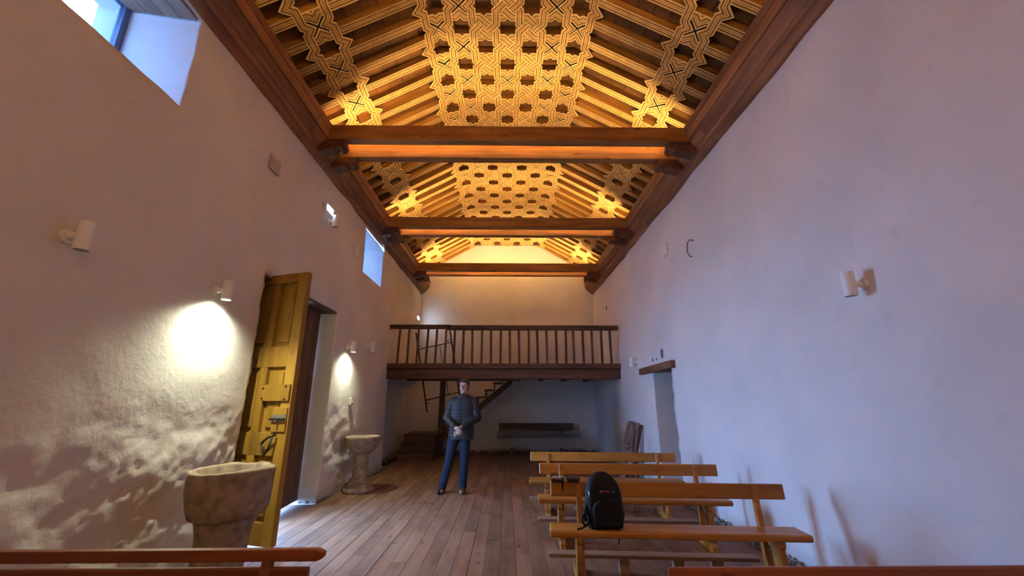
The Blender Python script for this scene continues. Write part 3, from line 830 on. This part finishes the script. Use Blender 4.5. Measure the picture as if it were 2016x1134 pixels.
sconce((xright(8.2, 2.15), 8.22, 2.15), -1, 'unlit white wall lamp beside the gallery on the right wall')
sconce((XL, 5.72, 4.0), 1, 'small unlit lamp just under the emergency light on the left wall')

def emergency(loc, rz, sd, label, em):
    t = empty('emergency_light', loc, rz, label, 'emergency light', 'emergency lights')
    MB().bb(0, sd*.045, -.13, .13, -.06, .06).obj('case', M['white'], t, bevel=.008)
    MB().bb(sd*.0455, sd*.05, -.105, .105, -.042, .042).obj('diffuser', emit('emergency_glow', (.55, .78, 1.0), em), t, bevel=.004)
emergency((XL, 5.66, 4.16), 0, 1, 'glowing blue-white emergency light high on the left wall', 14)
emergency((XL+.0, 12.15, 3.80), 0, 1, 'bright emergency light in the far left corner above the gallery', 40)

# ---- plates, boxes and cable ends on the walls
def wplate(loc, sd, w, h, label, mat='plate'):
    t = MB().bb(0, sd*.03, -w/2, w/2, -h/2, h/2).obj('wall_plate', M[mat], None, bevel=.003, loc=loc)
    return tag(t, label, 'wall plate', 'blank plates on the walls')
wplate((XL+.006, 4.22, 4.02), 1, .20, .18, 'blank plate painted like the wall, below the ceiling between window and emergency light', 'plaster')
wplate((XL+.004, 6.89, 3.97), 1, .17, .20, 'cream blank plate on the left wall next to the far window')
wplate((xright(6.50, 3.87)-.004, 6.50, 3.87), -1, .16, .20, 'pale blank plate high on the right wall')
t = empty('switch_box', (XL, 7.35, 1.40), 0, 'small white switch box on rough plaster above the far font', 'switch')
MB().bb(0, .055, -.05, .05, -.06, .06).obj('case', plain('grey_box', (.35, .31, .28), .6), t, bevel=.006); MB().bb(.055, .06, -.02, .02, -.03, .03).obj('rocker', M['plate'], t)
P = on(1355, 475, X=2.68); mb = MB()
xw = xright(5.6, 3.6)
mb.tube([(xw+.02, 5.50, 3.63), (xw-.05, 5.50, 3.645), (xw-.06, 5.56, 3.62), (xw-.05, 5.62, 3.50), (xw-.02, 5.60, 3.42), (xw, 5.52, 3.405)], .007, 8)
tag(mb.obj('cable_end', M['iron'], None, smooth=True), 'loop of black cable sticking out high on the right wall', 'cable')
mb = MB(); xw = xright(10.7, 3.8); mb.tube([(xw+.01, 10.7, 3.86), (xw-.04, 10.68, 3.84), (xw-.05, 10.7, 3.74)], .01, 6)
tag(mb.obj('cable_end', M['iron'], None), 'short dark cable stub above the right end of the gallery', 'cable')
for (yy, zz_, r_, lab) in ((6.88, 2.165, .075, 'largest dark hole knocked in plaster above the right lintel'), (7.32, 2.10, .035, 'tall dark chip in plaster above the right lintel'), (7.13, 2.10, .025, 'small dark chip in plaster between the two larger ones')):
    xw = xright(yy, zz_); mb = MB(); n_ = 16; vs = [(xw+.002, yy, zz_)]
    for k in range(n_):
        a = k*2*PI/n_; q = r_*(1+.3*nv(yy*5, math.cos(a), math.sin(a), 1.5)); vs.append((xw-.012, yy+.75*q*math.cos(a), zz_+q*math.sin(a)))
    mb.add(vs, [(0, 1+k, 1+(k+1) % n_) for k in range(n_)])
    ho = mb.obj('wall_hole', M['rubble'], None); tag(ho, lab, 'hole', 'holes in the plaster')

# ================================================================== BENCHES
def bench(loc, rz, L, label, grp, mat, two=False, kneel=True, lower=False):
    t = empty('church_bench', loc, rz, label, 'bench', grp)
    h = L/2
    mb = MB(); mb.prism([(-h, .405), (h-.02, .405), (h, .42), (h, .445), (h-.01, .452), (-h, .452)], 'y', -.24, .0) if False else None
    MB().bb(-h, h, -.235, .0, .402, .452).obj('seat', mat, t, bevel=.014, seg=2)
    if not two:
        mb = MB(); mb.box((0, .055, .69), (L-.03, .032, .115), Matrix.Rotation(-.12, 3, 'X')); mb.obj('backrest', mat, t, bevel=.008)
    else:
        mb = MB(); mb.prism([(-h, .70), (h-.03, .70), (h, .712), (h, .735), (h-.03, .748), (-h, .748)], 'y', .035, .075); mb.obj('backrest', mat, t, bevel=.004)
        mb = MB(); mb.bb(-h, h-.06, .03, .062, .55, .676); mb.obj('backrest', mat, t, bevel=.006)
    for sx in (-1, 1):
        x = sx*(h-.25)
        # reclined back post, running forward to the floor runner
        mb = MB(); mb.prism([(-.03, .0), (.03, .0), (.088, .745 if not two else .71), (.045, .745 if not two else .71)] if False else
                            [(-.075, .05), (-.015, .05), (.072, .735 if not two else .71), (.035, .735 if not two else .71)], 'x', x-.022+.05*sx*0, x+.022); mb.obj('back_post', mat, t, bevel=.004)
        # shaped front leg
        prof = [(-.205, .05), (-.125, .05), (-.115, .16), (-.10, .24), (-.085, .30), (-.10, .33), (-.08, .36), (-.075, .405), (-.225, .405), (-.225, .365), (-.205, .345), (-.215, .31), (-.225, .24), (-.215, .16)]
        mb = MB(); mb.prism(prof, 'x', x+sx*.03-.022, x+sx*.03+.022); mb.obj('front_leg', mat, t, bevel=.004)
        mb = MB(); mb.prism([(-.27, 0), (.36, 0), (.36, .05), (.05, .075), (-.25, .075), (-.27, .055)], 'x', x-.03+sx*.012, x+.03+sx*.012); mb.obj('foot', mat, t, bevel=.006)
    if kneel:
        MB().bb(-h-.01, h-.2, .22, .33, .125, .155).obj('kneeler', M['kneeler'], t, bevel=.005)
        for x in (-h*.35, h*.12, h*.45): MB().bb(x-.04, x+.04, .235, .32, 0, .125).obj('kneeler_block', M['kneeler'], t, bevel=.004)
    return t
RZ = -math.radians(4.6)
bench((1.31, 3.66, 0), RZ, 1.92, 'pine bench with the black backpack on its seat', 'pine church benches', M['bench'])
bench((1.30, 4.74, 0), RZ, 1.92, 'second pine bench on the right, directly behind the backpack bench', 'pine church benches', M['bench'])
bench((1.26, 5.76, 0), RZ, 1.92, 'farthest pine bench on the right, nearest the leaning timbers', 'pine church benches', M['bench'])
bench((1.585, 1.85, 0), 0, 1.88, 'reddish bench at the bottom right edge, nearest the camera', 'red varnished benches', M['bench_red'])
bench((-1.73, 2.09, 0), .01, 1.80, 'reddish bench with double back rail at the bottom left, in front of the stone font', 'red varnished benches', M['bench_red'], True)

# ---- backpack on the first bench
bp = empty('backpack', (.775, 3.58, .456), math.radians(4), 'black backpack standing on the seat of the near pine bench', 'backpack')
bp.scale = (.80, .85, .80)
mb = MB(); nseg, nr = 36, 22
for j in range(nr+1):
    v = 1-(1-j/nr)**1.7; z = .50*v
    wd = .185*(1-.10*v)*math.sqrt(max(0, 1-max(0, (v-.52)/.48)**2.3))*(.90+.10*min(1, v*8)) + .002
    dp = .085*(1-.25*v)*math.sqrt(max(0, 1-max(0, (v-.6)/.4)**2.4))*(.85+.15*min(1, v*8)) + .002
    for k in range(nseg):
        a = k*2*PI/nseg; ca, sa = math.cos(a), math.sin(a)
        ex = 2/3.2
        x = wd*math.copysign(abs(ca)**ex, ca); y = dp*math.copysign(abs(sa)**ex, sa)
        if sa < 0: y *= 1.15+.15*math.sin(v*PI)
        mb.v.append((x-.02*v*v, y, z))
for j in range(nr):
    for k in range(nseg): k2 = (k+1) % nseg; mb.f.append((j*nseg+k, j*nseg+k2, (j+1)*nseg+k2, (j+1)*nseg+k)); mb.m.append(0)
mb.f.append(tuple(range(nseg))[::-1]); mb.m.append(0); mb.f.append(tuple(nr*nseg+k for k in range(nseg))); mb.m.append(0)
mb.obj('body', M['black'], bp, smooth=True)
mb = MB()      # front pocket panel following the bag
pts = []
for j in range(13):
    v = j/12; z = .03+.245*v; wd = .14*math.sqrt(max(0.02, 1-max(0, (v-.55)/.45)**2.4)); pts.append((wd, z))
poly = [(-w_, z) for w_, z in pts]+[(w_, z) for w_, z in pts[::-1]]
mb.prism(poly, 'y', -.128, -.08); mb.obj('front_pocket', M['black'], bp, bevel=.012, seg=2)
MB().tube([(-.165, -.055, .33), (-.163, -.075, .30), (-.165, -.07, .28)], .004, 6).obj('zip_pull', M['steel'], bp)
MB().tube([(-.17, -.02, .22), (-.20, -.04, .16), (-.215, -.05, .11), (-.20, -.05, .07)], .016, 8).obj('strap', M['black'], bp, smooth=True)
mb = MB(); mb.tube([(-.205+.035*math.cos(a), -.06, .085+.05*math.sin(a)) for a in [k*2*PI/14 for k in range(15)]], .011, 8); mb.obj('strap_loop', M['black'], bp, smooth=True)
mb = MB(); mb.tube([(-.205, -.06, .03), (-.25, -.08, .016), (-.30, -.09, .010)], .009, 6); mb.obj('strap_end', M['black'], bp)
MB().box((.178, .0, .09), (.02, .06, .10), Matrix.Rotation(.12, 3, 'Y')).obj('side_pocket', M['black'], bp, bevel=.006)
mb = MB(); mb.box((.085, -.128, -.05), (.012, .004, .12)); mb.tube([(.085, -.05, .006), (.085, -.126, .006), (.085, -.128, -.02)], .005, 6); mb.obj('hanging_strap', M['black'], bp)
lg = MB(); lg.box((-.05, -.1285, .372-.05), (.012, .004, .012), Matrix.Rotation(.78, 3, 'Y')); lg.obj('logo_mark', M['logo_w'], bp, loc=(-.008, .034, .012))
cu = bpy.data.curves.new('logo', 'FONT'); cu.body = 'noder'; cu.size = .034; cu.extrude = .0012; cu.align_x = 'LEFT'
to = bpy.data.objects.new('logo_lettering', cu); C.objects.link(to); dg = bpy.context.evaluated_depsgraph_get()
me = bpy.data.meshes.new_from_object(to.evaluated_get(dg)); me.materials.clear(); me.materials.append(M['logo_r'])
bpy.data.objects.remove(to)
link('logo_lettering', me, bp, (-.045, -.0955, .325), (PI/2, 0, 0))
MB().bb(.052, .085, -.0965, -.09, .326, .329).obj('logo_line', M['logo_w'], bp)

# ---- open black case on the backrest of the same bench
Q = Vector((0, 0, 0)); bR = Matrix.Rotation(RZ, 3, 'Z')
cp = bR @ Vector((-.815, .06, .744)) + Vector((1.31, 3.66, 0))
ca = empty('open_case', cp, RZ, 'open black case with white cable balanced on the bench back beside the backpack', 'case')
ca.scale = (.86, .8, .8)
def tray(x0, x1, z1, dy):
    mb = MB(); mb.prism([(x0+.02, 0), (x1-.02, 0), (x1, z1), (x0, z1)], 'y', -.05+dy, .05+dy); return mb
tray(-.15, -.005, .032, 0).obj('base_tray', M['black_pl'], ca, bevel=.008, seg=2)
tray(.0, .145, .045, 0).obj('lid', M['black_pl'], ca, bevel=.010, seg=2)
mb = MB()
for k in range(5):
    x = -.12+k*.018; q = random.uniform; mb.tube([(x-.015, -.02, .034), (x+q(-.01, .01), q(-.03, .02), q(.045, .06)), (x+.03+q(-.01, .02), q(-.02, .02), q(.045, .06)), (x+.05+q(-.02, .01), q(-.02, .01), .036)], .0028, 6)
mb.obj('cable', M['cable'], ca)
MB().box((-.035, -.075, -.035), (.016, .006, .085)).obj('strap', M['black'], ca)

# ---- carved timbers leaning on the right wall
for i in range(9):
    yy = 8.42+.075*i if i < 6 else 8.35-.09*(i-6)*1.0
    xw = xright(yy, 1.0)
    L = (1.02, 1.04, 1.05, 1.03, 1.04, 1.02, 1.0, .97, .99)[i]
    xt = xw-.035-(.025 if i < 6 else 0); xb_ = xw-.40+.03*random.random() if i < 6 else xw-.16-.05*(i-6)
    ang = math.atan2(xt-xb_, L); zz_ = L*math.cos(ang)*.985
    lab = ['leaning carved timber closest to the gallery', 'sixth', 'fifth', 'fourth', 'third', 'second'][0] if i == 5 else None
    t = empty('carved_timber', (xb_, yy, .0), 0, None, 'timber', 'carved timbers leaning on the right wall')
    t['label'] = ['carved old timber in the front of the leaning bundle by the right wall', 'carved old timber, second of the leaning bundle by the right wall', 'carved old timber, third of the leaning bundle by the right wall', 'carved old timber, fourth of the leaning bundle by the right wall', 'carved old timber, fifth of the leaning bundle by the right wall', 'carved old timber at the gallery end of the leaning bundle', 'plain grey batten next to the leaning carved bundle', 'plain crossed batten among the leaning timbers by the right doorway', 'plain dark batten nearest the right doorway among the leaning timbers'][i]
    R = Matrix.Rotation(ang, 3, 'Y')
    mb = MB(); w_ = .095 if i < 6 else .05
    mb.box(R @ Vector((0, 0, L/2+.01)), (w_, .028, L), R @ (Matrix.Rotation(.02*i-.05, 3, 'X')))
    mb.obj('board', M['grey_timber'] if i < 7 else M['darkz'], t, bevel=.004)
    if i < 6:
        for k in range(6):
            zc = (.08, .13, .47, .53, .58, .63)[k]
            mb = MB(); c_ = R @ Vector((-.035*(k % 2)-.02, -.016, zc)); mb.lathe([(.004, -.02), (.02, -.014), (.026, 0), (.02, .014), (.004, .02)], 10, c_); mb.obj('carving', M['grey_timber'], t)

# ================================================================== THE MAN
man = empty('person', (0, 0, 0), 0, 'man in dark quilted jacket and jeans standing with clasped hands', 'person')
FT = on(897, 971, Z=0); man.location = (FT.x, FT.y, 0)
def capsule(mb, p, q, r0, r1, n=14, sx=1.0):
    p = Vector(p); q = Vector(q); d = (q-p).normalized(); pts = []; rs = []
    for k in range(5): a = PI/2*(1-k/4); pts.append(p-d*r0*math.sin(a)); rs.append(max(.0008, r0*math.cos(a)))
    for k in range(5): a = PI/2*k/4; pts.append(q+d*r1*math.sin(a)); rs.append(max(.0008, r1*math.cos(a)))
    mb.tube(pts, rs, n)
def ell(mb, c, r, n=18, R=None):
    vs = []; fs = []; m_ = n//2
    for j in range(m_+1):
        th = PI*j/m_
        for k in range(n):
            a = k*2*PI/n; v = Vector((r[0]*max(.02, math.sin(th))*math.cos(a), r[1]*max(.02, math.sin(th))*math.sin(a), -r[2]*math.cos(th)))
            if R is not None: v = R @ v
            vs.append(v+Vector(c))
    for j in range(m_):
        for k in range(n): k2 = (k+1) % n; fs.append((j*n+k, j*n+k2, (j+1)*n+k2, (j+1)*n+k))
    fs.append(tuple(range(n))[::-1]); fs.append(tuple(m_*n+k for k in range(n)))
    mb.add(vs, fs)
def remesh(mb, name, mat, parent, voxel, smooth_it=3, disp=None):
    me = mb.mesh(name, mat); o = link(name, me, parent)
    md = o.modifiers.new('r', 'REMESH'); md.mode = 'VOXEL'; md.voxel_size = voxel
    if smooth_it: s_ = o.modifiers.new('s', 'SMOOTH'); s_.iterations = smooth_it; s_.factor = .5
    dg = bpy.context.evaluated_depsgraph_get()
    m2 = bpy.data.meshes.new_from_object(o.evaluated_get(dg)); o.modifiers.clear()
    m2.materials.clear(); m2.materials.append(mat); o.data = m2
    if disp:
        co = [(v.co.copy(), v.normal.copy()) for v in m2.vertices]
        for v, (c_, n_) in zip(m2.vertices, co): v.co = c_+n_*disp(c_, n_)
    m2.polygons.foreach_set('use_smooth', [True]*len(m2.polygons)); m2.name = name
    return o
# joints (x right in the picture, y away from the camera, z up)
hipL, hipR = Vector((-.045, .02, .92)), Vector((.125, .02, .92))
kneL, kneR = Vector((-.12, -.01, .50)), Vector((.125, -.02, .50))
ankL, ankR = Vector((-.215, .05, .09)), Vector((.105, .03, .09))
shL, shR = Vector((-.095, .02, 1.395)), Vector((.25, .02, 1.395))
elL, elR = Vector((-.185, -.02, 1.14)), Vector((.325, -.02, 1.14))
wrL, wrR = Vector((-.025, -.215, 1.00)), Vector((.095, -.205, 1.01))
neck, headc = Vector((.085, .01, 1.48)), Vector((.085, -.015, 1.634))
bodymb = MB()
HR = Matrix.Rotation(-.22, 3, 'Z')
def H(x, y, z): return headc + HR @ Vector((x, y, z))
ell(bodymb, H(0, .018, .035), (.074, .092, .085), R=HR)       # skull
ell(bodymb, H(0, -.018, -.025), (.062, .070, .085), R=HR)     # face
ell(bodymb, H(0, -.052, -.088), (.034, .030, .026), R=HR)     # chin
for s_ in (-1, 1):
    ell(bodymb, H(s_*.040, -.016, -.064), (.018, .040, .026), R=HR)   # jaw
    ell(bodymb, H(s_*.036, -.060, -.010), (.018, .014, .015), R=HR)  # cheekbone
    ell(bodymb, H(s_*.077, .018, -.005), (.010, .020, .032), R=HR)   # ear
    ell(bodymb, H(s_*.028, -.076, .026), (.024, .012, .008), R=HR)   # brow ridge
capsule(bodymb, H(0, -.082, .018), H(0, -.103, -.022), .008, .013)     # nose
ell(bodymb, H(0, -.080, -.056), (.022, .012, .009), R=HR)     # mouth
capsule(bodymb, neck+Vector((0, .02, -.06)), H(0, .02, -.06), .064, .060)
capsule(bodymb, (.08, .03, 1.36), (.06, .03, 1.0), .10, .09)
for a, b2 in ((hipL, hipR),): capsule(bodymb, a, b2, .10, .10)
for a, b2, c_ in ((hipL, kneL, ankL), (hipR, kneR, ankR)):
    capsule(bodymb, a, b2, .080, .052); capsule(bodymb, b2, c_, .052, .038)
    capsule(bodymb, c_+Vector((0, 0, -.04)), c_+Vector((-.01, -.13, -.055)), .034, .028)
for a, b2, c_ in ((shL, elL, wrL), (shR, elR, wrR)):
    capsule(bodymb, a, b2, .048, .038); capsule(bodymb, b2, c_, .038, .027)
capsule(bodymb, shL, shR, .06, .06)
# clasped hands: right hand (picture left) over the left wrist
pa, pb = Vector((.010, -.250, .985)), Vector((.045, -.232, .975))
capsule(bodymb, wrL, pa, .027, .033); capsule(bodymb, pa, pa+Vector((.035, -.012, -.035)), .034, .030)
capsule(bodymb, wrR, pb, .027, .032); capsule(bodymb, pb, pb+Vector((-.03, .0, -.05)), .032, .028)
for k in range(4):
    b0 = pa+Vector((.040-.012*k, -.022, -.010-.022*k)); L_ = (.9, 1.05, 1.0, .8)[k]
    b1 = b0+Vector((.032*L_, -.008, -.022)); b2 = b1+Vector((.022*L_, .016, -.018)); b3 = b2+Vector((.004, .024, -.006))
    capsule(bodymb, b0, b1, .0105, .0098); capsule(bodymb, b1, b2, .0098, .009); capsule(bodymb, b2, b3, .009, .0075)
    c0 = pb+Vector((-.040+.004*k, -.012, -.028-.014*k)); c1 = c0+Vector((-.026*L_, -.012, -.026)); c2 = c1+Vector((-.008, .012, -.022))
    capsule(bodymb, c0, c1, .010, .0095); capsule(bodymb, c1, c2, .0095, .0075)
capsule(bodymb, pa+Vector((.0, -.02, .022)), pa+Vector((.036, -.038, .016)), .012, .0105); capsule(bodymb, pa+Vector((.036, -.038, .016)), pa+Vector((.060, -.034, -.004)), .0105, .008)
capsule(bodymb, pb+Vector((.0, -.02, .020)), pb+Vector((-.03, -.035, .030)), .012, .010)
body = remesh(bodymb, 'body', M['skin'], man, .0058, 2)
# face details
for s_ in (-1, 1):
    mb = MB(); ell(mb, H(s_*.029, -.079, .008), (.012, .006, .006), 12, HR); mb.obj('eye', M['eye'], body, smooth=True)
    mb = MB(); ell(mb, H(s_*.029, -.0845, .008), (.005, .002, .005), 10, HR); mb.obj('iris', M['hair'], body)
    mb = MB(); ell(mb, H(s_*.030, -.086, .030), (.020, .005, .0045), 12, HR); mb.obj('eyebrow', M['brow'], body)
mb = MB(); ell(mb, H(0, -.0905, -.056), (.020, .004, .005), 12, HR); mb.obj('lips', M['lip'], body)
# hair
mb = MB(); ell(mb, H(0, .032, .052), (.083, .094, .085), 22, HR)
for s_ in (-1, 1): ell(mb, H(s_*.072, .012, .03), (.012, .028, .045), 12, HR)
ell(mb, H(-.01, -.045, .098), (.060, .038, .026), 14, HR); ell(mb, H(0, .09, -.02), (.06, .03, .06), 14, HR)
hair = remesh(mb, 'hair', M['hair'], man, .008, 2, lambda c_, n_: .004*noise.noise(c_*40))
for v in hair.data.vertices: pass
# shirt and jacket
mb = MB(); capsule(mb, (.085, .008, 1.49), (.085, -.02, 1.30), .066, .10); remesh(mb, 'shirt', M['shirt'], man, .012, 2)
mb = MB()
secs = [(.055, .80, .205, .125), (.055, .92, .205, .13), (.06, 1.05, .20, .128), (.068, 1.18, .205, .132), (.075, 1.30, .205, .135), (.078, 1.40, .19, .122), (.082, 1.46, .135, .095), (.085, 1.505, .092, .085)]
vs = []; n_ = 28
for (cx, z, a, b2) in secs:
    for k in range(n_):
        t_ = k*2*PI/n_; c_, s2 = math.cos(t_), math.sin(t_)
        vs.append((cx+a*math.copysign(abs(c_)**.8, c_), .02+b2*math.copysign(abs(s2)**.85, s2), z))
fs = [(j*n_+k, j*n_+(k+1) % n_, (j+1)*n_+(k+1) % n_, (j+1)*n_+k) for j in range(len(secs)-1) for k in range(n_)]
fs += [tuple(range(n_))[::-1], tuple((len(secs)-1)*n_+k for k in range(n_))]
mb.add(vs, fs)
for a, b2, c_ in ((shL, elL, wrL), (shR, elR, wrR)):
    e_ = c_+(b2-c_).normalized()*.02
    capsule(mb, a+Vector((0, 0, -.01)), b2, .076, .066); capsule(mb, b2, e_, .066, .048)
for s_ in (-1, 1): capsule(mb, (.08+s_*.05, .02, 1.44), (.08+s_*.165, .02, 1.40), .066, .070)
def quilt(c_, n_):
    q = .007*abs(math.sin(c_.z*PI/.052))-.004
    w = -.006*math.exp(-((c_.x-.072)/.010)**2) if n_.y < -.3 and c_.z > .8 and abs(c_.x-.072) < .05 else 0
    return q+w
remesh(mb, 'jacket', M['jacket'], man, .011, 3, quilt)
mb = MB(); mb.tube([(.085+.078*math.cos(a)*1.0, .008+.078*math.sin(a), 1.497+.012*math.sin(a)) for a in [PI*.62*-1+k*(PI*2.24)/20-PI*0 for k in range(21)]], .020, 10)
mb.v = [v for v in mb.v]; remesh(mb, 'collar', M['jacket'], man, .009, 2)
# jeans
mb = MB(); capsule(mb, hipL+Vector((.01, 0, -.01)), hipR+Vector((-.01, 0, -.01)), .115, .115)
for a, b2, c_ in ((hipL, kneL, ankL), (hipR, kneR, ankR)):
    capsule(mb, a, b2, .103, .072); capsule(mb, b2, c_+Vector((0, 0, .02)), .072, .062); capsule(mb, c_+Vector((0, 0, .035)), c_+Vector((0, 0, -.005)), .066, .064)
remesh(mb, 'jeans', M['jeans'], man, .011, 3, lambda c_, n_: .005*noise.noise(Vector((c_.x*9, c_.y*9, c_.z*16)))*(1.6 if c_.z < .35 else 1))
for c_, dx in ((ankL, -.05), (ankR, .02)):
    mb = MB(); capsule(mb, (c_.x, c_.y+.03, .045), (c_.x+dx*.4, c_.y-.07, .043), .043, .046); capsule(mb, (c_.x+dx*.4, c_.y-.07, .043), (c_.x+dx, c_.y-.165, .034), .046, .034)
    capsule(mb, (c_.x, c_.y+.01, .06), (c_.x, c_.y, .12), .046, .05)
    sh_ = remesh(mb, 'shoe', M['shoe'], man, .009, 2)
    for v in sh_.data.vertices: v.co.z = max(v.co.z, .004)

# ================================================================== ADDED WARM FILL LAMPS (unseen, behind the camera)
def pendant(loc, label, power):
    t = empty('added_fill_lamp', loc, 0, label, 'added fill lamp', 'added globes behind the viewpoint')
    mb = MB(); ell(mb, (0, 0, 0), (.17, .17, .17), 24); mb.obj('globe', emit('fill_globe_glow', (1.0, .55, .28), power), t, smooth=True)
    MB().tube([(0, 0, .16), (0, 0, 1.15)], .008, 8).obj('cord', M['iron'], t)
    MB().lathe([(.03, .15), (.05, .16), (.05, .20), (.02, .22)], 16).obj('cap', M['iron'], t)
pendant((-1.0, -1.3, 3.9), 'added warm globe lamp behind the viewpoint, left one', FILL_POWER)
pendant((1.0, -1.3, 3.9), 'added warm globe lamp behind the viewpoint, right one', FILL_POWER)
